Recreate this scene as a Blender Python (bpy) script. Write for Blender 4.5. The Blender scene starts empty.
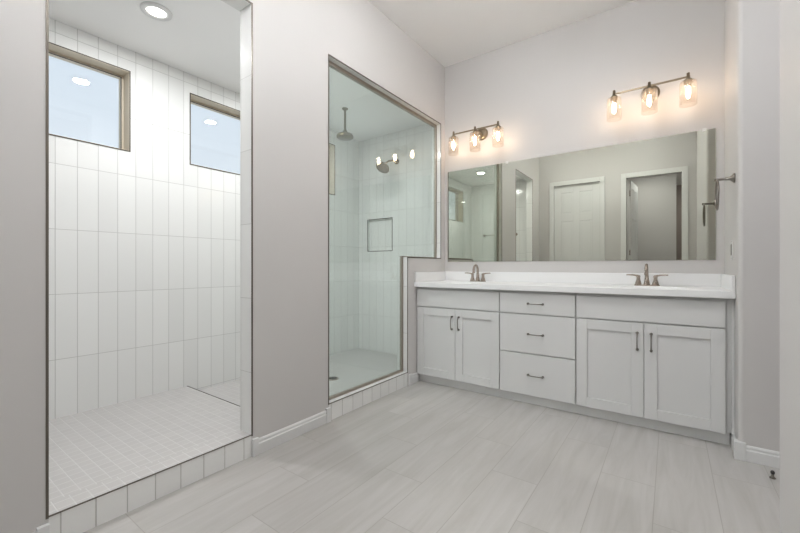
import bpy, bmesh, math, random
from mathutils import Vector, Matrix

S = bpy.context.scene
COL = S.collection
PI = math.pi

# ------------------------------------------------------------------ camera
cam_d = bpy.data.cameras.new('camera')
cam_d.sensor_width = 36.0
cam_d.lens = 376.6 / 800 * 36.0
cam_d.clip_start = 0.01
cam = bpy.data.objects.new('camera', cam_d)
COL.objects.link(cam)
cam.location = (0, 0, 1.035)
cam.rotation_euler = (PI / 2, 0, math.atan2(270.7, 376.6))
S.camera = cam

# ------------------------------------------------------------------ sky and exposure
W = bpy.data.worlds.new('sky')
S.world = W
W.use_nodes = True
wn = W.node_tree
wn.nodes.clear()
wo = wn.nodes.new('ShaderNodeOutputWorld')
bg = wn.nodes.new('ShaderNodeBackground')
tc = wn.nodes.new('ShaderNodeTexCoord')
sp = wn.nodes.new('ShaderNodeSeparateXYZ')
cr = wn.nodes.new('ShaderNodeValToRGB')
cr.color_ramp.elements[0].position = 0.0
cr.color_ramp.elements[0].color = (0.90, 0.95, 1.0, 1)
cr.color_ramp.elements[1].position = 0.75
cr.color_ramp.elements[1].color = (0.66, 0.79, 0.94, 1)
wn.links.new(tc.outputs['Generated'], sp.inputs[0])
wn.links.new(sp.outputs['Z'], cr.inputs[0])
wn.links.new(cr.outputs[0], bg.inputs[0])
bg.inputs[1].default_value = 0.85
wn.links.new(bg.outputs[0], wo.inputs[0])

S.view_settings.view_transform = 'Standard'
S.view_settings.look = 'None'
S.view_settings.gamma = 1.0
S.view_settings.use_curve_mapping = False
S.view_settings.exposure = 0.2

FILL_MAIN = 3.0
CAN_SHOWER = 9.5
FILL_SIDE = 10.0
FILL_GLOBE = 560.0           # watts of the two unseen fill globes added over the bathroom floor
BULB = 46.0

# ------------------------------------------------------------------ geometry constants (metres)
L = -1.856             # face of the left wall
LI = -1.963            # shower side of the left wall
FX = -3.1              # far wall of the shower
EY = 3.45              # end wall of the shower
SY = 0.05              # south wall of the shower
BY = 3.36              # mirror wall
RX = 0.295             # right wall
NY = -0.02             # wall behind the camera
CZ = 3.05              # ceiling
SCZ = 2.565            # shower ceiling
FZ = 0.09              # upper shower floor
PZ = 0.035             # lower shower pan
STEP = 1.432           # where the shower floor steps down

# ------------------------------------------------------------------ materials
def srgb(r, g, b):
    def f(c):
        c /= 255.0
        return c / 12.92 if c <= 0.04045 else ((c + 0.055) / 1.055) ** 2.4
    return (f(r), f(g), f(b), 1)

def new_mat(name):
    m = bpy.data.materials.new(name)
    m.use_nodes = True
    nt = m.node_tree
    return m, nt, nt.nodes['Principled BSDF']

def N(nt, t, **kw):
    n = nt.nodes.new(t)
    for k, v in kw.items():
        setattr(n, k, v)
    return n

def math_n(nt, op, a, b=None, c=None):
    n = nt.nodes.new('ShaderNodeMath')
    n.operation = op
    for i, v in enumerate((a, b, c)):
        if v is None:
            continue
        if isinstance(v, (int, float)):
            n.inputs[i].default_value = v
        else:
            nt.links.new(v, n.inputs[i])
    return n.outputs[0]

def mix_col(nt, fac, a, b):
    n = nt.nodes.new('ShaderNodeMix')
    n.data_type = 'RGBA'
    for i, v in ((0, fac), (6, a), (7, b)):
        if isinstance(v, (int, float, tuple)):
            n.inputs[i].default_value = v
        else:
            nt.links.new(v, n.inputs[i])
    return n.outputs[2]

def paint(name, col, rough=0.6, bump=0.06, scale=350, metallic=0.0, spec=0.5):
    m, nt, p = new_mat(name)
    p.inputs['Base Color'].default_value = col
    p.inputs['Roughness'].default_value = rough
    p.inputs['Metallic'].default_value = metallic
    p.inputs['Specular IOR Level'].default_value = spec
    g = N(nt, 'ShaderNodeNewGeometry')
    nz = N(nt, 'ShaderNodeTexNoise')
    nz.inputs['Scale'].default_value = scale
    nz.inputs['Detail'].default_value = 3
    nt.links.new(g.outputs['Position'], nz.inputs['Vector'])
    bp = N(nt, 'ShaderNodeBump')
    bp.inputs['Strength'].default_value = bump
    bp.inputs['Distance'].default_value = 0.002
    nt.links.new(nz.outputs[0], bp.inputs['Height'])
    nt.links.new(bp.outputs[0], p.inputs['Normal'])
    # faint unevenness of the colour itself
    n2 = N(nt, 'ShaderNodeTexNoise')
    n2.inputs['Scale'].default_value = 2.5
    nt.links.new(g.outputs['Position'], n2.inputs['Vector'])
    dark = tuple(c * 0.965 for c in col[:3]) + (1,)
    nt.links.new(mix_col(nt, n2.outputs[0], dark, col), p.inputs['Base Color'])
    return m

def tile(name, ph, oh, pv, ov, col, grout, rough=0.12, gw=0.0022, hx=False, var=0.05):
    """stacked tiles; h is y on x-facing faces and x on y-facing faces, v is z; on level faces x / y"""
    m, nt, p = new_mat(name)
    g = N(nt, 'ShaderNodeNewGeometry')
    ps = N(nt, 'ShaderNodeSeparateXYZ'); nt.links.new(g.outputs['Position'], ps.inputs[0])
    ns = N(nt, 'ShaderNodeSeparateXYZ'); nt.links.new(g.outputs['True Normal'], ns.inputs[0])
    isx = math_n(nt, 'GREATER_THAN', math_n(nt, 'ABSOLUTE', ns.outputs[0]), 0.5)
    isz = math_n(nt, 'GREATER_THAN', math_n(nt, 'ABSOLUTE', ns.outputs[2]), 0.5)
    def lerp(f, a, b):
        return math_n(nt, 'ADD', math_n(nt, 'MULTIPLY', f, b), math_n(nt, 'MULTIPLY', math_n(nt, 'SUBTRACT', 1.0, f), a))
    h = lerp(isx, ps.outputs[0], ps.outputs[1])
    h = lerp(isz, h, ps.outputs[1])
    v = lerp(isz, ps.outputs[2], ps.outputs[0])
    def cell(c, o, per):
        u = math_n(nt, 'DIVIDE', math_n(nt, 'SUBTRACT', c, o), per)
        fr = math_n(nt, 'FRACT', u)
        fl = math_n(nt, 'FLOOR', u)
        d = math_n(nt, 'MULTIPLY', math_n(nt, 'MINIMUM', fr, math_n(nt, 'SUBTRACT', 1.0, fr)), per)
        return d, fl
    dh, fh = cell(h, oh, ph)
    dv, fv = cell(v, ov, pv)
    d = math_n(nt, 'MINIMUM', dh, dv)
    mr = N(nt, 'ShaderNodeMapRange')
    mr.inputs[1].default_value = gw * 0.45
    mr.inputs[2].default_value = gw
    nt.links.new(d, mr.inputs[0])
    wnz = N(nt, 'ShaderNodeTexWhiteNoise', noise_dimensions='2D')
    cb = N(nt, 'ShaderNodeCombineXYZ')
    nt.links.new(fh, cb.inputs[0]); nt.links.new(fv, cb.inputs[1])
    nt.links.new(cb.outputs[0], wnz.inputs[0])
    dk = tuple(c * (1 - var) for c in col[:3]) + (1,)
    tcol = mix_col(nt, wnz.outputs[0], dk, col)
    nt.links.new(mix_col(nt, mr.outputs[0], grout, tcol), p.inputs['Base Color'])
    rr = math_n(nt, 'ADD', math_n(nt, 'MULTIPLY', mr.outputs[0], rough - 0.7), 0.7)
    nt.links.new(rr, p.inputs['Roughness'])
    bp = N(nt, 'ShaderNodeBump')
    bp.inputs['Strength'].default_value = 0.5
    bp.inputs['Distance'].default_value = 0.002
    nz = N(nt, 'ShaderNodeTexNoise'); nz.inputs['Scale'].default_value = 9
    nt.links.new(g.outputs['Position'], nz.inputs['Vector'])
    nt.links.new(math_n(nt, 'ADD', mr.outputs[0], math_n(nt, 'MULTIPLY', nz.outputs[0], 0.5)), bp.inputs['Height'])
    nt.links.new(bp.outputs[0], p.inputs['Normal'])
    return m

def floor_mat():
    m, nt, p = new_mat('floor plank tile')
    g = N(nt, 'ShaderNodeNewGeometry')
    ps = N(nt, 'ShaderNodeSeparateXYZ'); nt.links.new(g.outputs['Position'], ps.inputs[0])
    w, ln = 0.2265, 0.914
    u = math_n(nt, 'DIVIDE', math_n(nt, 'ADD', ps.outputs[0], 1.418), w)
    row = math_n(nt, 'FLOOR', u)
    fu = math_n(nt, 'FRACT', u)
    dh = math_n(nt, 'MULTIPLY', math_n(nt, 'MINIMUM', fu, math_n(nt, 'SUBTRACT', 1.0, fu)), w)
    yy = math_n(nt, 'ADD', math_n(nt, 'DIVIDE', math_n(nt, 'SUBTRACT', ps.outputs[1], 0.0), ln),
                math_n(nt, 'MULTIPLY', row, 1 / 3))
    cy = math_n(nt, 'FLOOR', yy)
    fy = math_n(nt, 'FRACT', yy)
    dv = math_n(nt, 'MULTIPLY', math_n(nt, 'MINIMUM', fy, math_n(nt, 'SUBTRACT', 1.0, fy)), ln)
    d = math_n(nt, 'MINIMUM', dh, dv)
    mr = N(nt, 'ShaderNodeMapRange')
    mr.inputs[1].default_value = 0.0008
    mr.inputs[2].default_value = 0.0022
    nt.links.new(d, mr.inputs[0])
    wnz = N(nt, 'ShaderNodeTexWhiteNoise', noise_dimensions='2D')
    cb = N(nt, 'ShaderNodeCombineXYZ')
    nt.links.new(row, cb.inputs[0]); nt.links.new(cy, cb.inputs[1])
    nt.links.new(cb.outputs[0], wnz.inputs[0])
    # streaks running along the planks, shifted plank by plank
    c2 = N(nt, 'ShaderNodeCombineXYZ')
    nt.links.new(math_n(nt, 'MULTIPLY', ps.outputs[0], 16.0), c2.inputs[0])
    nt.links.new(math_n(nt, 'MULTIPLY', ps.outputs[1], 1.6), c2.inputs[1])
    nt.links.new(math_n(nt, 'MULTIPLY', wnz.outputs[0], 40.0), c2.inputs[2])
    nz = N(nt, 'ShaderNodeTexNoise')
    nz.inputs['Scale'].default_value = 1.0
    nz.inputs['Detail'].default_value = 6
    nz.inputs['Roughness'].default_value = 0.62
    nz.inputs['Distortion'].default_value = 0.6
    nt.links.new(c2.outputs[0], nz.inputs['Vector'])
    st = N(nt, 'ShaderNodeMapRange')
    st.inputs[1].default_value = 0.3
    st.inputs[2].default_value = 0.7
    nt.links.new(nz.outputs[0], st.inputs[0])
    base = mix_col(nt, st.outputs[0], srgb(177, 174, 169), srgb(193, 190, 187))
    tone = mix_col(nt, wnz.outputs[0], (0.94, 0.94, 0.94, 1), (1.0, 1.0, 1.0, 1))
    mul = N(nt, 'ShaderNodeMix'); mul.data_type = 'RGBA'; mul.blend_type = 'MULTIPLY'
    mul.inputs[0].default_value = 1.0
    nt.links.new(base, mul.inputs[6]); nt.links.new(tone, mul.inputs[7])
    nt.links.new(mix_col(nt, mr.outputs[0], srgb(163, 159, 153), mul.outputs[2]), p.inputs['Base Color'])
    p.inputs['Roughness'].default_value = 0.42
    bp = N(nt, 'ShaderNodeBump')
    bp.inputs['Strength'].default_value = 0.3
    bp.inputs['Distance'].default_value = 0.001
    nt.links.new(mr.outputs[0], bp.inputs['Height'])
    nt.links.new(bp.outputs[0], p.inputs['Normal'])
    return m

def glass_mat(name, tint, refl=1.0, haze=0.0, hazecol=(0.8, 0.9, 0.86, 1)):
    """thin pane: straight-through tinted light plus a fresnel mirror reflection"""
    m = bpy.data.materials.new(name)
    m.use_nodes = True
    nt = m.node_tree
    nt.nodes.clear()
    o = N(nt, 'ShaderNodeOutputMaterial')
    tr = N(nt, 'ShaderNodeBsdfTransparent'); tr.inputs[0].default_value = tint
    gl = N(nt, 'ShaderNodeBsdfGlossy'); gl.inputs['Roughness'].default_value = 0.0
    gl.inputs[0].default_value = (refl, refl, refl, 1)
    fr = N(nt, 'ShaderNodeFresnel')
    gb = N(nt, 'ShaderNodeNewGeometry')      # both faces of the pane reflect like its outside
    nt.links.new(math_n(nt, 'SUBTRACT', 1.5, math_n(nt, 'MULTIPLY', gb.outputs['Backfacing'], 1.5 - 1 / 1.5)), fr.inputs[0])
    mx = N(nt, 'ShaderNodeMixShader')
    nt.links.new(fr.outputs[0], mx.inputs[0])
    if haze > 0:
        df = N(nt, 'ShaderNodeBsdfTranslucent'); df.inputs[0].default_value = hazecol
        m2 = N(nt, 'ShaderNodeMixShader'); m2.inputs[0].default_value = haze
        nt.links.new(tr.outputs[0], m2.inputs[1]); nt.links.new(df.outputs[0], m2.inputs[2])
        nt.links.new(m2.outputs[0], mx.inputs[1])
    else:
        nt.links.new(tr.outputs[0], mx.inputs[1])
    nt.links.new(gl.outputs[0], mx.inputs[2])
    nt.links.new(mx.outputs[0], o.inputs[0])
    return m

def metal(name, col, rough):
    m, nt, p = new_mat(name)
    p.inputs['Base Color'].default_value = col
    p.inputs['Metallic'].default_value = 1.0
    g = N(nt, 'ShaderNodeNewGeometry')
    nz = N(nt, 'ShaderNodeTexNoise'); nz.inputs['Scale'].default_value = 120
    nt.links.new(g.outputs['Position'], nz.inputs['Vector'])
    nt.links.new(math_n(nt, 'ADD', math_n(nt, 'MULTIPLY', nz.outputs[0], 0.08), rough - 0.04), p.inputs['Roughness'])
    return m

def emit(name, col, st):
    m = bpy.data.materials.new(name)
    m.use_nodes = True
    nt = m.node_tree
    nt.nodes.clear()
    o = N(nt, 'ShaderNodeOutputMaterial'); e = N(nt, 'ShaderNodeEmission')
    e.inputs[0].default_value = col; e.inputs[1].default_value = st
    nt.links.new(e.outputs[0], o.inputs[0])
    return m

M = {}
M['wall'] = paint('greige wall paint', srgb(208, 205, 203), 0.55)
M['ceil'] = paint('white ceiling paint', srgb(247, 246, 245), 0.7)
M['trim'] = paint('white trim paint', srgb(226, 226, 225), 0.35, 0.02)
M['cab'] = paint('pale grey cabinet paint', srgb(221, 221, 220), 0.38, 0.02)
M['kick'] = paint('toe kick paint', srgb(236, 236, 235), 0.5, 0.02)
M['counter'] = paint('white cultured marble', srgb(242, 242, 242), 0.3, 0.0)
TW = srgb(234, 234, 232)
GR = srgb(188, 187, 184)
M['tile'] = tile('white stacked wall tile', 0.1085, 1.082, 0.4065, 0.455, TW, GR)
M['curb'] = tile('white curb tile', 0.1065, 0.5105, 0.4065, -0.2, srgb(242, 242, 240), srgb(190, 188, 184), gw=0.003)
M['mosaic'] = tile('white mosaic floor tile', 0.054, 0.02, 0.054, 0.01, srgb(192, 189, 187), srgb(208, 206, 204), rough=0.4, gw=0.003, var=0.05)
M['floor'] = floor_mat()
M['window_frame'] = paint('tan window frame', srgb(204, 193, 174), 0.5, 0.02)
M['edge'] = metal('dark nickel edge trim', srgb(118, 112, 104), 0.4)
M['nickel'] = metal('brushed nickel', srgb(172, 160, 150), 0.28)
M['dark_edge'] = metal('dark bronze edge trim', srgb(84, 78, 72), 0.4)
M['channel'] = metal('champagne glass channel', srgb(168, 160, 150), 0.5)
M['bronze'] = metal('warm brushed nickel', srgb(140, 127, 108), 0.3)
M['pewter'] = metal('pewter pulls', srgb(138, 132, 126), 0.3)
M['shower_metal'] = metal('aged nickel shower fittings', srgb(112, 100, 82), 0.35)
M['dark'] = paint('dark rubber', srgb(60, 58, 56), 0.6, 0.02)
M['pane'] = glass_mat('window glass', (0.97, 0.985, 0.99, 1))
M['shower_glass'] = glass_mat('shower glass', (0.93, 0.965, 0.95, 1), haze=0.045)
M['shade'] = glass_mat('clear seeded shade glass', (0.96, 0.93, 0.90, 1), haze=0.035, hazecol=(1, 0.93, 0.88, 1))
M['bulb'] = emit('warm lamp filament', (1.0, 0.80, 0.60, 1), BULB)
M['lens'] = emit('ceiling light lens', (1.0, 0.96, 0.90, 1), 4.0)
M['mirror'], _nt, _p = new_mat('silvered mirror')
_p.inputs['Base Color'].default_value = (0.605, 0.615, 0.545, 1)
_p.inputs['Metallic'].default_value = 1.0
_p.inputs['Roughness'].default_value = 0.0
M['brown'] = paint('taupe bedroom wall paint', srgb(150, 138, 132), 0.6)

# ------------------------------------------------------------------ mesh helpers
class MB:
    def __init__(self):
        self.bm = bmesh.new()
    def box(self, x0, x1, y0, y1, z0, z1, mi=0, faces=None):
        """faces: dict of side -> material index, sides '-x +x -y +y -z +z'"""
        v = [self.bm.verts.new(p) for p in ((x0, y0, z0), (x1, y0, z0), (x1, y1, z0), (x0, y1, z0),
                                            (x0, y0, z1), (x1, y0, z1), (x1, y1, z1), (x0, y1, z1))]
        for key, idx in (('-z', (3, 2, 1, 0)), ('+z', (4, 5, 6, 7)), ('-y', (0, 1, 5, 4)),
                         ('+x', (1, 2, 6, 5)), ('+y', (2, 3, 7, 6)), ('-x', (3, 0, 4, 7))):
            f = self.bm.faces.new([v[i] for i in idx])
            f.material_index = (faces or {}).get(key, mi)
        return self
    def prism(self, pts, axis, a0, a1, mi=0):
        """extrude the closed polygon pts (2D) along axis; the 2D axes are the other two in xyz order"""
        def mk(p, a):
            q = list(p)
            q.insert(axis, a)
            return self.bm.verts.new(q)
        A = [mk(p, a0) for p in pts]
        B = [mk(p, a1) for p in pts]
        fs = [self.bm.faces.new(A[::-1]), self.bm.faces.new(B)]
        n = len(pts)
        for i in range(n):
            j = (i + 1) % n
            fs.append(self.bm.faces.new((A[i], A[j], B[j], B[i])))
        for f in fs:
            f.material_index = mi
        return self
    def lathe(self, prof, c, axis='z', seg=28, mi=0, smooth=True, cap=True):
        """prof: (radius, height) pairs along axis from c"""
        rings = []
        for r, h in prof:
            ring = []
            for k in range(seg):
                a = 2 * PI * k / seg
                q = {'z': (r * math.cos(a), r * math.sin(a), h),
                     '-z': (r * math.sin(a), r * math.cos(a), -h),
                     'y': (r * math.sin(a), h, r * math.cos(a)),
                     '-y': (r * math.cos(a), -h, r * math.sin(a)),
                     'x': (h, r * math.cos(a), r * math.sin(a)),
                     '-x': (-h, r * math.sin(a), r * math.cos(a))}[axis]
                ring.append(self.bm.verts.new((c[0] + q[0], c[1] + q[1], c[2] + q[2])))
            rings.append(ring)
        for A, B in zip(rings, rings[1:]):
            for k in range(seg):
                j = (k + 1) % seg
                f = self.bm.faces.new((A[k], A[j], B[j], B[k]))
                f.smooth = smooth; f.material_index = mi
        if cap:
            f = self.bm.faces.new(rings[0][::-1]); f.material_index = mi
            f = self.bm.faces.new(rings[-1]); f.material_index = mi
        return self
    def tube(self, pts, r, seg=14, closed=False, mi=0, radii=None):
        P = [Vector(p) for p in pts]
        n = len(P)
        rings = []
        up = None
        for i, p in enumerate(P):
            if closed:
                t = (P[(i + 1) % n] - P[i - 1]).normalized()
            else:
                t = (P[min(i + 1, n - 1)] - P[max(i - 1, 0)]).normalized()
            if up is None:
                up = t.orthogonal().normalized()
            up = (up - t * up.dot(t)).normalized()
            s = t.cross(up)
            rr = radii[i] if radii else r
            rings.append([self.bm.verts.new(p + (up * math.cos(2 * PI * k / seg) + s * math.sin(2 * PI * k / seg)) * rr)
                          for k in range(seg)])
        pairs = list(zip(rings, rings[1:])) + ([(rings[-1], rings[0])] if closed else [])
        for A, B in pairs:
            for k in range(seg):
                j = (k + 1) % seg
                f = self.bm.faces.new((A[k], A[j], B[j], B[k])); f.smooth = True; f.material_index = mi
        if not closed:
            self.bm.faces.new(rings[0][::-1]); self.bm.faces.new(rings[-1])
        return self
    def build(self, name, mats, parent=None, bevel=0.0, seg=2, origin=None, angle=40):
        bmesh.ops.recalc_face_normals(self.bm, faces=self.bm.faces[:])
        if origin is None:
            if parent is not None:
                origin = (0, 0, 0)
            else:
                xs = [v.co for v in self.bm.verts]
                mn = [min(c[i] for c in xs) for i in range(3)]
                mx = [max(c[i] for c in xs) for i in range(3)]
                origin = ((mn[0] + mx[0]) / 2, (mn[1] + mx[1]) / 2, mn[2])
        ofs = Vector(origin)
        if parent is not None:
            ofs = Vector(parent['_base'])
        bmesh.ops.translate(self.bm, vec=-ofs, verts=self.bm.verts[:])
        me = bpy.data.meshes.new(name)
        self.bm.to_mesh(me)
        self.bm.free()
        if not isinstance(mats, (list, tuple)):
            mats = [mats]
        for m in mats:
            me.materials.append(m)
        o = bpy.data.objects.new(name, me)
        COL.objects.link(o)
        if parent is not None:
            o.parent = parent
            o['_base'] = tuple(parent['_base'])
        else:
            o.location = ofs
            o['_base'] = tuple(ofs)
        if bevel > 0:
            b = o.modifiers.new('bevel', 'BEVEL')
            b.width = bevel; b.segments = seg; b.limit_method = 'ANGLE'
            b.angle_limit = math.radians(angle)
        return o

def struct(o):
    o['kind'] = 'structure'
    return o

def thing(name, label, cat, loc, group=None):
    o = bpy.data.objects.new(name, None)
    COL.objects.link(o)
    o.empty_display_size = 0.05
    o.location = loc
    o['_base'] = tuple(loc)
    o['label'] = label; o['category'] = cat
    if group:
        o['group'] = group
    return o

def tag(o, label, cat, group=None):
    o['label'] = label; o['category'] = cat
    if group:
        o['group'] = group
    return o

def copy_tree(o, delta, label=None):
    c = o.copy(); COL.objects.link(c)
    c.location = Vector(o.location) + Vector(delta)
    if label:
        c['label'] = label
    for ch in list(o.children):
        d = ch.copy(); COL.objects.link(d); d.parent = c
        for g in list(ch.children):
            e = g.copy(); COL.objects.link(e); e.parent = d
    return c

# ================================================================== STRUCTURE
MATS_W = [M['wall'], M['tile'], M['curb'], M['mosaic']]
inn = {'+x': 0, '-x': 1, '-y': 1, '+y': 1, '-z': 1, '+z': 1}
OA0, OA1, OAT = 0.37, 1.194, 2.466       # walk-in opening
OB0, OB1, OBT = 1.768, 3.271, 2.447       # glazed opening
PW, PWZ, CURB = 2.69, 1.118, 0.118       # pony wall start / height, curb height

# floor and ceiling
struct(MB().box(L, 1.6, NY - 3.2, BY, -0.1, 0).build('floor', M['floor']))
struct(MB().box(L, 1.6, NY - 0.12, BY, CZ, CZ + 0.1).build('ceiling', M['ceil']))
struct(MB().box(FX, LI, SY, EY, SCZ, SCZ + 0.1).build('ceiling_shower', M['ceil']))

# left wall with the two shower openings, curbs and the pony wall
w = MB()
w.box(LI, L, NY, OA0, 0, CZ, faces=inn)
w.box(LI, L, OA0, OA1, OAT, CZ, faces=inn)
w.box(LI, L, OA1, OB0, 0, CZ, faces=inn)
w.box(LI, L, OB0, OB1, OBT, CZ, faces=inn)
w.box(LI, L, PW, OB1, 0, PWZ, faces=inn)
w.box(LI, L, OB1, EY, 0, CZ, faces=inn)
cf = {'+x': 2, '-x': 1, '-y': 2, '+y': 2, '-z': 2, '+z': 3}
w.box(LI, L, OA0, OA1, 0, CURB, faces=cf)
w.box(LI, L, OB0, PW, 0, CURB, faces=dict(cf, **{'+z': 1}))
struct(w.build('wall_left', MATS_W))

# shower walls
WIN = [(0.41, 1.043), (1.459, 2.07), (2.487, 3.04)]
WZ0, WZ1 = 1.85, 2.408
w = MB()
FO = FX - 0.16
edges = [SY - 0.12] + [c for ab in WIN for c in ab] + [EY + 0.15]
w.box(FO, FX, edges[0], edges[-1], -0.1, WZ0)
w.box(FO, FX, edges[0], edges[-1], WZ1, CZ + 0.1)
for i in range(0, len(edges), 2):
    w.box(FO, FX, edges[i], edges[i + 1], WZ0, WZ1)
struct(w.build('wall_shower_far', [M['tile']]))
NX0, NX1, NZ0, NZ1 = -2.953, -2.593, 1.22, 1.59
w = MB()
w.box(FX, NX0, EY, EY + 0.15, -0.1, CZ + 0.1)
w.box(NX1, L, EY, EY + 0.15, -0.1, CZ + 0.1)
w.box(NX0, NX1, EY, EY + 0.15, -0.1, NZ0)
w.box(NX0, NX1, EY, EY + 0.15, NZ1, CZ + 0.1)
w.box(NX0, NX1, EY + 0.035, EY + 0.15, NZ0, NZ1)
struct(w.build('wall_shower_end', [M['tile']]))
struct(MB().box(FX, LI, SY - 0.12, SY, -0.1, CZ + 0.1).build('wall_shower_near', [M['tile']]))

# shower floors
struct(MB().box(FX, LI, SY, STEP, -0.1, FZ).build('floor_shower_upper', M['mosaic']))
pan = MB()
# four gently sloping faces falling to the drain
DX, DY = -2.473, 2.40
bmv = pan.bm
q = [bmv.verts.new(p) for p in ((FX, STEP, PZ), (LI, STEP, PZ), (LI, EY, PZ), (FX, EY, PZ))]
c0 = bmv.verts.new((DX, DY, PZ - 0.012))
for i in range(4):
    bmv.faces.new((q[i], q[(i + 1) % 4], c0))
b4 = [bmv.verts.new((v.co.x, v.co.y, -0.1)) for v in q]
for i in range(4):
    j = (i + 1) % 4
    bmv.faces.new((q[j], q[i], b4[i], b4[j]))
bmv.faces.new(b4[::-1])
struct(pan.build('floor_shower_pan', M['mosaic']))

# mirror wall, right walls, wall behind the camera
struct(MB().box(L, 1.6, BY, BY + 0.12, 0, CZ).build('wall_back', M['wall']))
AY0, AY1 = 1.78, 2.71
struct(MB().box(RX, 1.6, AY1, BY, 0, CZ).build('wall_right', M['wall'], bevel=0.022, seg=5, angle=60))
struct(MB().box(RX, 0.42, NY, AY0, 0, CZ).build('wall_right_near', M['wall'], bevel=0.022, seg=5, angle=60))
struct(MB().box(1.48, 1.6, NY, AY1, 0, CZ).build('wall_right_far', M['wall']))
D1 = (-1.61, -0.915)
D2 = (-0.555, 0.13)
DZ = 2.39
w = MB()
y0, y1 = NY - 0.12, NY
w.box(L - 0.12, D1[0], y0, y1, 0, CZ)
w.box(D1[0], D1[1], y0, y1, DZ, CZ)
w.box(D1[1], D2[0], y0, y1, 0, CZ)
w.box(D2[0], D2[1], y0, y1, DZ, CZ)
w.box(D2[1], 1.6, y0, y1, 0, CZ)
struct(w.build('wall_front', M['wall']))
# hall beyond the open door, seen in the mirror
struct(MB().box(-1.0, 0.08, -1.62, -1.5, 0, 2.74).build('wall_hall', M['wall']))
struct(MB().box(-1.0, -0.88, -1.5, y0, 0, 2.74).build('wall_hall_left', M['wall']))
struct(MB().box(1.0, 1.12, -3.2, y0, 0, 2.74).build('wall_hall_right', M['wall']))
struct(MB().box(-1.0, 1.12, -3.22, -3.1, 0, 2.74).build('wall_hall_far', M['brown']))
struct(MB().box(-1.0, 1.12, -3.22, y0, 2.74, 2.84).build('ceiling_hall', M['ceil']))
struct(MB().box(-1.12, -1.0, -3.22, -1.5, 0, 2.74).build('wall_hall_side', M['wall']))

# tile edge trims round the openings, dark metal
TR = 0.008
tn = [0]
def trim(mb, m='edge', bevel=0):
    tn[0] += 1
    return struct(mb.build('trim_%d' % tn[0], M[m], bevel=bevel))
mb = MB()
x0, x1 = L - 0.001, L + 0.0025
mb.box(x0, x1, OA0 - TR, OA0, CURB - TR, OAT + TR).box(x0, x1, OA1, OA1 + TR, CURB - TR, OAT + TR)
mb.box(x0, x1, OA0, OA1, OAT, OAT + TR).box(x0, x1, OA0, OA1, CURB - 0.004, CURB + 0.001)
trim(mb)
mb = MB()
mb.box(x0, x1, OB0 - TR, OB0, CURB - TR, OBT + TR).box(x0, x1, OB1, OB1 + TR, PWZ - TR, OBT + TR)
mb.box(x0, x1, OB0, OB1, OBT, OBT + TR).box(x0, x1, OB0, PW, CURB - 0.005, CURB + 0.001)
mb.box(x0, x1, PW, PW + TR, CURB - TR, PWZ + 0.001).box(x0, x1, PW + TR, OB1, PWZ - TR, PWZ + 0.001)
trim(mb)
# step edge of the shower floor, niche edge
trim(MB().box(FX, LI, STEP, STEP + 0.006, FZ - 0.02, FZ + 0.002), 'dark_edge')
mb = MB()
for a in ((NX0 - TR, NX1 + TR, NZ1, NZ1 + TR), (NX0 - TR, NX1 + TR, NZ0 - TR, NZ0),
          (NX0 - TR, NX0, NZ0, NZ1), (NX1, NX1 + TR, NZ0, NZ1)):
    mb.box(a[0], a[1], EY - 0.003, EY + 0.001, a[2], a[3])
trim(mb, 'dark_edge')

# shower windows
for i, (a, b) in enumerate(WIN):
    r = thing('window_%d' % (i + 1), '', '', (FX, (a + b) / 2, WZ0))
    del r['label']; del r['category']
    r['kind'] = 'structure'
    mb = MB()
    t = 0.006
    mb.box(FX - 0.001, FX + 0.003, a - t, b + t, WZ1, WZ1 + t).box(FX - 0.001, FX + 0.003, a - t, b + t, WZ0 - t, WZ0)
    mb.box(FX - 0.001, FX + 0.003, a - t, a, WZ0, WZ1).box(FX - 0.001, FX + 0.003, b, b + t, WZ0, WZ1)
    mb.build('edge_trim', M['dark_edge'], r)
    mb = MB()
    xa, xb, fw = FX - 0.15, FX - 0.001, 0.003
    # lining of the reveal
    mb.box(xa, xb, a, b, WZ1 - fw, WZ1).box(xa, xb, a, b, WZ0, WZ0 + fw)
    mb.box(xa, xb, a, a + fw, WZ0 + fw, WZ1 - fw).box(xa, xb, b - fw, b, WZ0 + fw, WZ1 - fw)
    mb.build('window_lining', M['window_frame'], r)
    mb = MB()
    xa, xb, f0, f1 = FX - 0.145, FX - 0.095, fw, 0.018
    mb.box(xa, xb, a + f0, b - f0, WZ1 - f1, WZ1 - f0).box(xa, xb, a + f0, b - f0, WZ0 + f0, WZ0 + f1)
    mb.box(xa, xb, a + f0, a + f1, WZ0 + f1, WZ1 - f1).box(xa, xb, b - f1, b - f0, WZ0 + f1, WZ1 - f1)
    mb.build('window_frame', M['window_frame'], r)
    mb = MB()
    xa, xb, g0, g1 = FX - 0.098, FX - 0.094, f1, f1 + 0.003
    mb.box(xa, xb + .004, a + g0, b - g0, WZ1 - g1, WZ1 - g0).box(xa, xb + .004, a + g0, b - g0, WZ0 + g0, WZ0 + g1)
    mb.box(xa, xb + .004, a + g0, a + g1, WZ0 + g1, WZ1 - g1).box(xa, xb + .004, b - g1, b - g0, WZ0 + g1, WZ1 - g1)
    mb.build('gasket', M['dark'], r)
    MB().box(FX - 0.113, FX - 0.109, a + f1, b - f1, WZ0 + f1, WZ1 - f1).build('window_pane', M['pane'], r)

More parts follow.
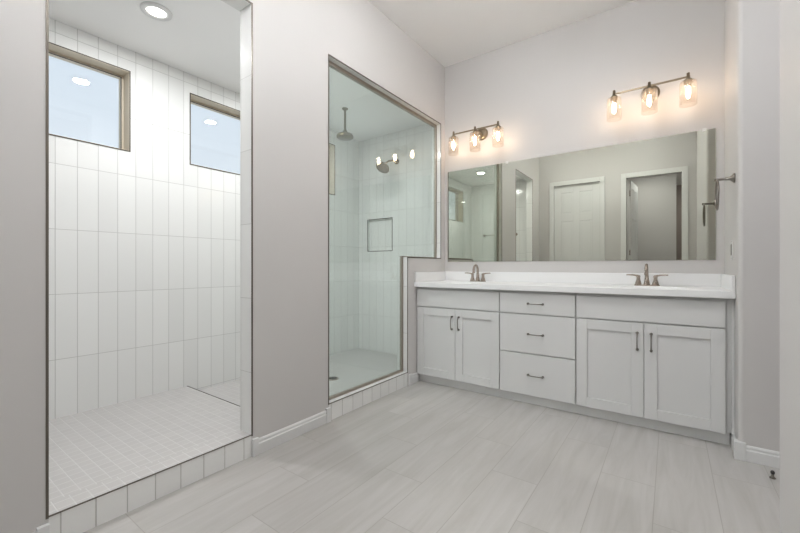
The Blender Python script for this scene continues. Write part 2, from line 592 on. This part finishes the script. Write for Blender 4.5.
# baseboards
BH, BT = 0.083, 0.014
def base_profile():
    return [(0, 0), (BT, 0), (BT, 0.058), (BT - 0.004, 0.062), (BT - 0.004, 0.074), (BT - 0.009, BH), (0, BH)]
def base(mb, side, c, a0, a1, e0=False, e1=False):
    """side: wall face normal; c: coordinate of face; a0..a1 along the wall"""
    s = {'+x': 1, '-x': -1, '+y': 1, '-y': -1}[side]
    if side[1] == 'x':
        mb.prism([(c + s * p, z) for p, z in base_profile()], 1, a0, a1)
    else:
        mb.prism([(c + s * p, z) for p, z in base_profile()], 0, a0, a1)
    for e, a in ((e0, a0), (e1, a1)):
        if e:
            w0, w1 = (a - 0.004, a + 0.03) if a == a0 else (a - 0.03, a + 0.004)
            if side[1] == 'x':
                mb.box(min(c, c + s * (BT + 0.004)), max(c, c + s * (BT + 0.004)), w0, w1, 0, BH + 0.012)
            else:
                mb.box(w0, w1, min(c, c + s * (BT + 0.004)), max(c, c + s * (BT + 0.004)), 0, BH + 0.012)
    return mb
mb = MB()
base(mb, '+x', L, NY, OA0 - 0.004, e1=True)
base(mb, '+x', L, OA1 + 0.004, OB0 - 0.004, e0=True, e1=True)
base(mb, '+x', L, PW + 0.02, 2.85, e0=True)
struct(mb.build('baseboard_left', M['trim'], bevel=0.0015))
mb = MB()
base(mb, '-x', RX, AY1 - BT, 2.90)
mb.box(RX - BT - 0.003, RX + 0.03, AY1 - BT - 0.003, AY1 + 0.028, 0, BH + 0.012)
base(mb, '-y', AY1, RX + 0.03, 1.48)
base(mb, '-x', RX, NY, AY0)
struct(mb.build('baseboard_right', M['trim'], bevel=0.0015))
mb = MB()
base(mb, '+y', NY, L + BT, D1[0] - 0.07)
base(mb, '+y', NY, D1[1] + 0.07, D2[0] - 0.07)
struct(mb.build('baseboard_front', M['trim']))

# doors behind the camera (seen in the mirror)
def casing(mb, x0, x1, z1, y, w=0.07, t=0.018):
    mb.box(x0 - w, x0, y, y + t, 0, z1 + w).box(x1, x1 + w, y, y + t, 0, z1 + w).box(x0, x1, y, y + t, z1, z1 + w)
def panel_door(parent, wd, ht, t=0.035):
    """six-panel slab hinged at x=0, y 0..t, in the parent's own frame"""
    mb = MB()
    mb.box(0, wd, 0.007, t - 0.007, 0, ht)
    st, mid = 0.11, 0.10
    rails = [(0, 0.22), (0.78, 0.98), (1.78, 1.90), (ht - 0.12, ht)]
    for ya, yb in ((0, 0.007), (t - 0.007, t)):
        for xa, xb in ((0, st), (wd - st, wd), (wd / 2 - mid / 2, wd / 2 + mid / 2)):
            mb.box(xa, xb, ya, yb, 0, ht)
        for za, zb in rails:
            mb.box(st, wd / 2 - mid / 2, ya, yb, za, zb)
            mb.box(wd / 2 + mid / 2, wd - st, ya, yb, za, zb)
        for (_, za), (zb, _) in zip(rails, rails[1:]):
            for xa, xb in ((st, wd / 2 - mid / 2), (wd / 2 + mid / 2, wd - st)):
                mb.box(xa + 0.03, xb - 0.03, ya + 0.002, yb - 0.002, za + 0.03, zb - 0.03)
    save = tuple(parent['_base'])
    parent['_base'] = (0, 0, 0)
    o = mb.build('door_slab', M['trim'], parent, bevel=0.003)
    k = MB().lathe([(0.026, 0), (0.026, 0.006), (0.010, 0.010), (0.010, 0.035), (0.024, 0.042), (0.028, 0.055), (0.018, 0.068), (0.001, 0.07)],
                   (wd - 0.06, t, 0.95), 'y').build('door_knob', M['nickel'], parent)
    parent['_base'] = save
    return o
def door_root(name, loc, rz=0.0):
    r = bpy.data.objects.new(name, None); COL.objects.link(r)
    r.location = loc; r.rotation_euler = (0, 0, rz); r['kind'] = 'structure'; r['_base'] = tuple(loc)
    return r
d = door_root('door_1', (D1[0], NY - 0.055, 0.008))
panel_door(d, D1[1] - D1[0], DZ - 0.01)
d = door_root('door_2', (D2[0] + 0.02, NY - 0.125, 0.008), math.radians(-86))
panel_door(d, D2[1] - D2[0] - 0.02, DZ - 0.02)
hg = MB()
for z in (0.25, 1.2, 2.12):
    hg.lathe([(0.007, 0), (0.007, 0.09)], (-0.008, 0.020, z), 'z', seg=10)
d['_base'] = (0, 0, 0)
hg.build('hinge', M['nickel'], d)
mb = MB(); casing(mb, D1[0], D1[1], DZ, NY, t=0.018)
trim(mb, 'trim', 0.003)
mb = MB(); casing(mb, D2[0], D2[1], DZ, NY, t=0.018)
trim(mb, 'trim', 0.003)

# ================================================================== CEILING LIGHTS
def can_light(loc, label, power, size=0.075, group=None, warm=(0.97, 0.985, 1.0), spread=PI):
    r = thing('recessed_light', label, 'ceiling light', loc, group)
    x, y, z = loc
    MB().lathe([(size * 0.72, 0.0005), (size * 0.76, 0.012), (size * 1.12, 0.010), (size * 1.15, 0.004), (size * 1.15, 0.0), (size * .72, 0.0005)],
               (x, y, z), '-z', seg=40, cap=False).build('trim_ring', M['trim'], r)
    MB().lathe([(0.001, 0.004), (size * 0.73, 0.004), (size * 0.73, 0.0005), (0.001, 0.0005)], (x, y, z), '-z', seg=40).build('lens', M['lens'], r)
    ld = bpy.data.lights.new('lamp', 'AREA')
    ld.shape = 'DISK'; ld.spread = spread; ld.size = size * 1.4; ld.energy = power; ld.color = warm
    lo = bpy.data.objects.new('lamp', ld); COL.objects.link(lo)
    lo.parent = r; lo.location = (0, 0, -0.016)
    return r
G_SH = None
can_light((-2.5, 0.98, SCZ), 'round recessed light in the shower ceiling nearest the walk-in opening', CAN_SHOWER, 0.072)
can_light((-2.5, 2.05, SCZ), 'round recessed shower ceiling light between the walk-in light and the rain head', CAN_SHOWER, 0.072)
for (x, y) in ((-1.2, 0.75), (-0.35, 0.75), (-1.2, 1.85), (-0.35, 1.85)):  # unseen fill lights, added to brighten the room and its floor
    can_light((x, y, CZ), 'unseen fill light added in the main bathroom ceiling, shaped as a round recessed light', FILL_MAIN, 0.085, 'added fill lights in the main ceiling')
def added_fill_globe(x, y, label, power):  # invented globe out of view, added as fill for walls and ceiling
    r = thing('added_fill_globe', label, 'ceiling light', (x, y, CZ))
    MB().lathe([(0.06, 0.0), (0.06, 0.012), (0.045, 0.016), (0.045, 0.05)], (x, y, CZ), '-z').build('mounting_collar', M['nickel'], r)
    a0 = math.asin(0.42)
    MB().lathe([(0.042, 0.050)] + [(0.105 * math.sin(a), 0.145 - 0.105 * math.cos(a)) for a in [a0 + (PI - a0) * k / 14 for k in range(0, 14)]] + [(0.001, 0.25)],
               (x, y, CZ), '-z', seg=40).build('globe', M['lens'], r)
    ld = bpy.data.lights.new('lamp', 'POINT')
    ld.shadow_soft_size = 0.109; ld.energy = power; ld.color = (0.96, 0.98, 1.0)
    lo = bpy.data.objects.new('lamp', ld); COL.objects.link(lo)
    lo.parent = r; lo.location = (0, 0, -0.145)
added_fill_globe(-0.75, 2.05, 'added white fill globe out of view, nearer the vanity mirror', FILL_GLOBE * 0.36)
added_fill_globe(-0.9, 0.5, 'added white fill globe out of view, nearer the doorway', FILL_GLOBE * 0.64)
can_light((0.95, 1.6, CZ), 'fill light added in the alcove ceiling right of the vanity, shaped as a recessed light', FILL_SIDE, 0.085)  # unseen fill light, added to brighten the alcove
can_light((0.6, -2.3, 2.74), 'fill light added over the far end of the hall, shaped as a recessed light', FILL_SIDE, 0.085)  # added fill, lifts the dark far end of the hall
can_light((-0.3, -0.8, 2.74), 'fill light added in the hall ceiling behind the open door, shaped as a recessed light', FILL_SIDE, 0.085)  # added fill for the hall and doorway, fixture not seen

# ================================================================== VANITY
VF = 2.83          # front plane of the doors
BFY = 2.85         # front of the cabinet bodies
CT0, CT1 = 0.856, 0.896

def shaker(parent, x0, x1, z0, z1, st=0.066):
    mb = MB()
    mb.box(x0, x0 + st, VF, BFY, z0, z1).box(x1 - st, x1, VF, BFY, z0, z1)
    mb.box(x0 + st, x1 - st, VF, BFY, z0, z0 + st).box(x0 + st, x1 - st, VF, BFY, z1 - st, z1)
    mb.box(x0 + st, x1 - st, VF + 0.010, BFY, z0 + st, z1 - st)
    return mb.build('door', M['cab'], parent, bevel=0.0018, seg=2)
def slab(name, parent, x0, x1, z0, z1):
    return MB().box(x0, x1, VF, BFY, z0, z1).build(name, M['cab'], parent, bevel=0.002, seg=2)
def pull(parent, c, vertical, ln=0.122):
    """arched pull with spread feet"""
    mb = MB()
    h = ln / 2
    def pt(s, out, side=0.0):
        if vertical:
            return (c[0] + side, c[1] - out, c[2] + s)
        return (c[0] + s, c[1] - out, c[2] + side)
    pts, rad = [], []
    for k in range(17):
        t = -1 + 2 * k / 16
        pts.append(pt(t * h * 0.86, 0.012 + 0.016 * (1 - t ** 4)))
        rad.append(0.0036 + 0.0022 * t ** 4)
    mb.tube(pts, 0.004, 10, radii=rad)
    for s in (-1, 1):
        q = pt(s * h * 0.86, 0)
        mb.lathe([(0.0085, 0), (0.0085, 0.003), (0.0062, 0.006), (0.0058, 0.012), (0.0075, 0.016), (0.003, 0.019)], q, '-y', seg=14)
    return mb.build('handle', M['pewter'], parent)

def cabinet(name, label, x0, x1):
    r = thing(name, label, 'cabinet', ((x0 + x1) / 2, (BFY + BY) / 2, 0.08))
    b = MB().box(x0 + 0.0005, x1 - 0.0005, BFY, BY - 0.001, 0.08, CT0 - 0.0005)
    b.build('body', M['cab'], r, bevel=0.001)
    return r
GAP = 0.0045
XL0, XL1, XM1, XR1 = L, -1.081, -0.534, 0.262
# left sink cabinet
c = cabinet('sink_cabinet', 'pale grey two-door sink cabinet at the left end, beside the half wall', L + 0.001, XL1)
xa, xb = -1.845, XL1 - GAP
slab('false_front', c, xa, xb, 0.684, 0.835)
m = -1.467
d1 = shaker(c, xa, m - 0.002, 0.078, 0.676)
d2 = shaker(c, m + 0.002, xb, 0.078, 0.676)
pull(d1, (m - 0.028, VF, 0.560), True)
pull(d2, (m + 0.036, VF, 0.560), True)
# drawer cabinet
c = cabinet('drawer_cabinet', 'pale grey cabinet with three stacked drawers between the two sink cabinets', XL1, XM1)
xa, xb = XL1 + GAP, XM1 - GAP
for z0, z1 in ((0.684, 0.835), (0.391, 0.676), (0.078, 0.383)):
    dr = slab('drawer', c, xa, xb, z0, z1)
    pull(dr, ((xa + xb) / 2, VF, (z0 + z1) / 2 + 0.0), False)
# right sink cabinet
c = cabinet('sink_cabinet', 'wider pale grey two-door sink cabinet at the right end, nearest the towel ring', XM1, XR1)
xa, xb = XM1 + GAP, 0.254
slab('false_front', c, xa, xb, 0.684, 0.835)
m = -0.137
d1 = shaker(c, xa, m - 0.002, 0.078, 0.676)
d2 = shaker(c, m + 0.002, xb, 0.078, 0.676)
pull(d1, (m - 0.036, VF, 0.560), True)
pull(d2, (m + 0.038, VF, 0.560), True)
MB().box(XR1, RX - 0.012, BFY + 0.006, BFY + 0.024, 0.08, CT0 - 0.0005).box(RX - 0.012, RX - 0.0005, BFY - 0.004, BFY + 0.024, 0.08, CT0 - 0.0005).build('filler_strip', M['cab'], c, bevel=0.001)
# toe kick
tag(MB().box(L + 0.001, RX - BT - 0.004, 2.885, 2.905, 0.0, 0.0795).build('toe_kick', M['kick']),
    'long pale grey toe kick board under the vanity cabinets', 'toe kick')

# countertop with two integral basins and splashes
r = thing('countertop', 'long white vanity countertop with low white splashes on the grey cabinets', 'countertop', ((L + RX) / 2, 3.08, CT0))
SX = (-1.448, -0.14)
SYC, SA, SB = 3.03, 0.23, 0.155
bm = bmesh.new()
def ring_quad(cx, x0, x1, y0, y1, z, seg=48):
    """rectangle with an elliptical hole as a band of quads"""
    outer, inner = [], []
    for k in range(seg):
        a = 2 * PI * k / seg
        ca, sa = math.cos(a), math.sin(a)
        inner.append((cx + SA * ca, SYC + SB * sa))
        tx = ((x1 - cx) / ca if ca > 1e-9 else (x0 - cx) / ca if ca < -1e-9 else 1e9)
        ty = ((y1 - SYC) / sa if sa > 1e-9 else (y0 - SYC) / sa if sa < -1e-9 else 1e9)
        t = min(tx, ty)
        outer.append([cx + t * ca, SYC + t * sa])
    for cxr, cyr in ((x0, y0), (x0, y1), (x1, y0), (x1, y1)):
        k = min(range(seg), key=lambda i: (outer[i][0] - cxr) ** 2 + (outer[i][1] - cyr) ** 2)
        outer[k] = [cxr, cyr]
    O = [bm.verts.new((p[0], p[1], z)) for p in outer]
    I = [bm.verts.new((p[0], p[1], z)) for p in inner]
    for k in range(seg):
        j = (k + 1) % seg
        bm.faces.new((O[k], O[j], I[j], I[k]))
    return O, I
cx0, cx1, cy0, cy1 = L + 0.001, RX - 0.001, 2.80, BY - 0.001
xs = [(cx0, -1.10, SX[0]), (-0.50, cx1, SX[1])]
rims = []
for a, b, cx in xs:
    O, I = ring_quad(cx, a, b, cy0, cy1, CT1)
    rims.append(I)
def quad(p):
    bm.faces.new([bm.verts.new(v) for v in p])
quad(((-1.10, cy0, CT1), (-0.50, cy0, CT1), (-0.50, cy1, CT1), (-1.10, cy1, CT1)))
bmesh.ops.remove_doubles(bm, verts=bm.verts[:], dist=0.0002)
for (p, q) in (((cx0, cy0), (cx1, cy0)), ((cx1, cy0), (cx1, cy1)), ((cx1, cy1), (cx0, cy1)), ((cx0, cy1), (cx0, cy0))):
    quad(((p[0], p[1], CT1), (p[0], p[1], CT0), (q[0], q[1], CT0), (q[0], q[1], CT1)))
quad(((cx0, cy0, CT0), (cx0, cy1, CT0), (cx1, cy1, CT0), (cx1, cy0, CT0)))
mb = MB(); mb.bm.free(); mb.bm = bm
# front edge is eased
slab_o = mb.build('worktop', M['counter'], r)
for cx in SX:
    mb = MB()
    prof = [(1.0, 0.0), (0.985, -0.006), (0.96, -0.03), (0.9, -0.075), (0.75, -0.115), (0.45, -0.13), (0.08, -0.135)]
    rings = []
    for s, h in prof:
        rings.append([mb.bm.verts.new((cx + SA * s * math.cos(2 * PI * k / 48), SYC + SB * s * math.sin(2 * PI * k / 48), CT1 + h)) for k in range(48)])
    for A, B in zip(rings, rings[1:]):
        for k in range(48):
            f = mb.bm.faces.new((A[k], A[(k + 1) % 48], B[(k + 1) % 48], B[k])); f.smooth = True
    bs = mb.build('basin', M['counter'], r)
    MB().lathe([(0.022, 0), (0.022, 0.003), (0.014, 0.006), (0.001, 0.006)], (cx, SYC, CT1 - 0.136), 'z').build('drain', M['nickel'], bs)
ST, SH = 0.018, 0.985
MB().box(L + 0.001, RX - 0.001, BY - ST, BY - 0.001, CT1, SH).build('backsplash', M['counter'], r, bevel=0.003)
MB().box(L + 0.001, L + ST, 2.803, BY - ST, CT1, SH).build('side_splash', M['counter'], r, bevel=0.003)
MB().box(RX - ST, RX - 0.001, 2.803, BY - ST, CT1, SH).build('side_splash', M['counter'], r, bevel=0.003)
MB().box(L + 0.001, RX - 0.001, 2.794, 2.80, CT0 - 0.001, CT1).build('front_edge', M['counter'], r, bevel=0.0025)

# faucets
def faucet(cx, label):
    y = 3.245
    r = thing('faucet', label, 'faucet', (cx, y, CT1), 'vanity faucets')
    # base plate
    mb = MB()
    pts = []
    for k in range(40):
        a = 2 * PI * k / 40
        pts.append((cx + math.copysign(0.052, math.cos(a)) + 0.026 * math.cos(a), y + 0.026 * math.sin(a)))
    mb.prism(pts, 2, CT1, CT1 + 0.009)
    mb.build('base_plate', M['nickel'], r, bevel=0.003)
    # spout
    mb = MB()
    mb.lathe([(0.021, 0.009), (0.019, 0.02), (0.0135, 0.045), (0.012, 0.075)], (cx, y, CT1), 'z')
    path = [(cx, y, CT1 + 0.06)]
    for k in range(0, 13):
        a = PI * k / 12 * 0.97
        path.append((cx, y - 0.045 + 0.045 * math.cos(a), CT1 + 0.105 + 0.045 * math.sin(a)))
    path.append((cx, y - 0.0905, CT1 + 0.088))
    mb.tube(path, 0.0105, 16)
    mb.lathe([(0.0125, 0), (0.0125, 0.012)], (cx, y - 0.0905, CT1 + 0.078), 'z', seg=16)
    mb.build('spout', M['nickel'], r)
    for s in (-1, 1):
        mb = MB()
        hx = cx + s * 0.052
        mb.lathe([(0.021, 0.009), (0.020, 0.018), (0.0135, 0.04), (0.0115, 0.058), (0.0135, 0.062), (0.0135, 0.07), (0.009, 0.076)], (hx, y, CT1), 'z')
        mb.tube([(hx, y, CT1 + 0.071), (hx + s * 0.03, y - 0.002, CT1 + 0.077), (hx + s * 0.062, y - 0.006, CT1 + 0.079), (hx + s * 0.074, y - 0.008, CT1 + 0.078)],
                0.005, 12, radii=[0.0075, 0.006, 0.0052, 0.0048])
        mb.build('handle', M['nickel'], r)
    return r
faucet(SX[0], 'brushed nickel two-handle faucet at the left sink, nearest the shower')
faucet(SX[1], 'brushed nickel two-handle faucet at the right sink, nearest the towel ring')

# mirror
MX0, MX1, MZ0, MZ1 = -1.820, 0.252, 1.082, 1.982
r = thing('wall_mirror', 'wide frameless wall mirror hanging above the countertop', 'mirror', ((MX0 + MX1) / 2, BY, MZ0))
MB().box(MX0, MX1, BY - 0.007, BY - 0.001, MZ0, MZ1).build('mirror_glass', M['mirror'], r)
for x in (-1.21, 0.19):
    MB().box(x - 0.011, x + 0.011, BY - 0.011, BY - 0.0072, MZ1 - 0.010, MZ1 + 0.012).build('mirror_clip', M['trim'], r, bevel=0.003)

# vanity lights
def vanity_light(cx, cz, label):
    yb = 3.20
    r = thing('vanity_light', label, 'wall light', (cx, BY, cz), 'vanity lights above the mirror')
    MB().lathe([(0.060, 0.001), (0.060, 0.010), (0.052, 0.020), (0.030, 0.024), (0.001, 0.025)], (cx, BY, cz + 0.008), '-y', seg=40).build('backplate', M['bronze'], r)
    mb = MB()
    mb.lathe([(0.010, 0.02), (0.010, BY - yb)], (cx, BY, cz + 0.004), '-y', seg=16)
    mb.box(cx - 0.225, cx + 0.225, yb - 0.0055, yb + 0.0055, cz, cz + 0.011)
    mb.build('crossbar', M['bronze'], r, bevel=0.001)
    for dx in (-0.219, 0, 0.219):
        x = cx + dx
        mb = MB()
        mb.lathe([(0.004, 0.034), (0.0095, 0.031), (0.0095, 0.013), (0.011, 0.011), (0.011, -0.006), (0.020, -0.010), (0.024, -0.016), (0.024, -0.040), (0.017, -0.044), (0.015, -0.062), (0.001, -0.062)], (x, yb, cz), 'z', seg=24)
        so = mb.build('socket', M['bronze'], r)
        mb = MB()
        mb.lathe([(0.0245, -0.022), (0.045, -0.027), (0.049, -0.034), (0.049, -0.186), (0.046, -0.186), (0.046, -0.036), (0.043, -0.030), (0.0245, -0.025)], (x, yb, cz), 'z', seg=36, cap=False)
        mb.build('glass_shade', M['shade'], r)
        mb = MB()
        mb.lathe([(0.009, -0.063), (0.010, -0.072), (0.012, -0.088), (0.013, -0.106), (0.010, -0.126), (0.005, -0.138), (0.001, -0.140)], (x, yb, cz), 'z', seg=20)
        mb.build('bulb', M['bulb'], r)
    return r
vanity_light(-1.455, 2.283, 'three-light nickel wall fixture with clear glass shades, above the left sink')
vanity_light(-0.123, 2.310, 'three-light nickel wall fixture with clear glass shades, above the right sink')

# towel ring
r = thing('towel_ring', 'nickel towel ring mounted on the right wall beside the mirror', 'towel ring', (RX, 2.83, 1.535))
mb = MB()
mb.lathe([(0.027, 0.0008), (0.027, 0.006), (0.018, 0.014), (0.010, 0.024), (0.0075, 0.045), (0.0075, 0.085), (0.010, 0.088), (0.002, 0.092)], (RX, 2.83, 1.535), '-x', seg=24)
mb.build('post', M['pewter'], r)
mb = MB()
mb.tube([(RX - 0.078, 2.83 + 0.078 * math.sin(2 * PI * k / 40), 1.447 + 0.086 * math.cos(2 * PI * k / 40)) for k in range(40)], 0.0048, 12, closed=True)
mb.build('ring', M['pewter'], r)

# switch plate
r = thing('switch_plate', 'white light switch plate on the right wall above the counter end', 'switch', (RX, 2.93, 1.13))
MB().box(RX - 0.006, RX - 0.0005, 2.895, 2.965, 1.075, 1.19).build('plate', M['trim'], r, bevel=0.002)
MB().box(RX - 0.0085, RX - 0.006, 2.912, 2.948, 1.10, 1.165).build('rocker', M['pewter'], r, bevel=0.001)
for z in (1.083, 1.182):
    MB().lathe([(0.003, 0), (0.003, 0.0012), (0.001, 0.0016)], (RX - 0.006, 2.93, z), '-x', seg=12).build('screw', M['nickel'], r)

# door stop
r = thing('door_stop', 'small dark floor door stop near the alcove baseboard', 'door stop', (0.405, 2.56, 0))
MB().lathe([(0.012, 0.0), (0.012, 0.004), (0.006, 0.010), (0.005, 0.020), (0.004, 0.024)], (0.405, 2.56, 0), 'z').build('base', M['pewter'], r)
MB().lathe([(0.007, 0.0205), (0.008, 0.024), (0.008, 0.032), (0.005, 0.036)], (0.405, 2.56, 0), 'z').build('bumper', M['dark'], r)

# ================================================================== SHOWER
GX = L - 0.055
r = thing('shower_glass_panel', 'clear greenish glass shower panel notched over the half wall, in a thin metal channel', 'glass panel', (GX, (OB0 + OB1) / 2, CURB))
ch = 0.018
MB().prism([(OB0 + 0.004, CURB + 0.004), (PW - 0.004, CURB + 0.004), (PW - 0.004, PWZ + 0.006), (OB1 - 0.004, PWZ + 0.006), (OB1 - 0.004, OBT - 0.004), (OB0 + 0.004, OBT - 0.004)],
           0, GX - 0.004, GX + 0.004).build('glass', M['shower_glass'], r)
mb = MB()
a, b = GX - 0.013, GX + 0.013
mb.box(a, b, OB0, PW, CURB, CURB + ch)
mb.box(a, b, PW - ch, PW, CURB + ch, PWZ)
mb.box(a, b, PW - ch, OB1, PWZ, PWZ + 0.008)
mb.box(a, b, OB1 - ch, OB1, PWZ + 0.008, OBT)
mb.box(a, b, OB0, OB1 - ch, OBT - ch * 1.4, OBT)
mb.box(a, b, OB0, OB0 + ch, CURB + ch, OBT - ch * 1.4)
mb.build('metal_channel', M['channel'], r, bevel=0.001)

r = thing('rain_shower_head', 'round rain shower head hanging from the shower ceiling on a straight arm', 'shower head', (-2.56, 2.65, SCZ))
MB().lathe([(0.030, 0.0), (0.030, 0.006), (0.022, 0.014), (0.0105, 0.020), (0.0105, 0.215)], (-2.56, 2.65, SCZ), '-z').build('ceiling_arm', M['shower_metal'], r)
mb = MB().lathe([(0.014, 0.205), (0.018, 0.212), (0.022, 0.228), (0.040, 0.238), (0.072, 0.252), (0.082, 0.268), (0.082, 0.280), (0.075, 0.288), (0.001, 0.288)], (-2.56, 2.65, SCZ), '-z', seg=40)
mb.build('spray_head', M['shower_metal'], r)

r = thing('wall_shower_head', 'nickel shower head on a bent arm on the shower end wall', 'shower head', (-2.522, EY, 2.232))
mb = MB()
mb.lathe([(0.030, 0.0008), (0.030, 0.006), (0.018, 0.016), (0.010, 0.02)], (-2.522, EY, 2.225), '-y')
mb.tube([(-2.522, EY - 0.01, 2.225), (-2.525, EY - 0.08, 2.222), (-2.54, EY - 0.13, 2.205), (-2.553, EY - 0.17, 2.17)], 0.0095, 14)
mb.build('shower_arm', M['shower_metal'], r)
hd = MB().lathe([(0.015, -0.03), (0.018, -0.02), (0.016, -0.008), (0.022, 0.004), (0.052, 0.020), (0.072, 0.034), (0.077, 0.048), (0.070, 0.055), (0.001, 0.055)], (0, 0, 0), '-z', seg=32)
bmesh.ops.rotate(hd.bm, cent=(0, 0, 0), matrix=Matrix.Rotation(math.radians(-38), 3, 'X'), verts=hd.bm.verts[:])
bmesh.ops.translate(hd.bm, vec=(-2.56, EY - 0.185, 2.152), verts=hd.bm.verts[:])
hd.build('spray_head', M['shower_metal'], r)

r = thing('towel_bar', 'slim nickel towel bar on the near shower wall, reflected in the mirror', 'towel bar', (-2.53, SY, 1.61))
for x in (-2.83, -2.235):
    MB().lathe([(0.026, 0.0008), (0.026, 0.006), (0.014, 0.016), (0.010, 0.07), (0.006, 0.076)], (x, SY, 1.61), 'y').build('mount', M['nickel'], r)
MB().tube([(-2.83, SY + 0.062, 1.61), (-2.235, SY + 0.062, 1.61)], 0.0075, 14).build('bar', M['nickel'], r)

r = thing('shower_drain', 'round nickel drain in the middle of the lower shower floor', 'drain', (DX, DY, PZ - 0.012))
MB().lathe([(0.055, 0.0), (0.055, 0.006), (0.048, 0.007), (0.001, 0.007)], (DX, DY, PZ - 0.012), 'z').build('drain_rim', M['nickel'], r)
MB().lathe([(0.040, 0.007), (0.040, 0.0085), (0.001, 0.0085)], (DX, DY, PZ - 0.012), 'z').build('strainer', M['dark'], r)

# drop the working property
for o in list(bpy.data.objects):
    if '_base' in o:
        del o['_base']
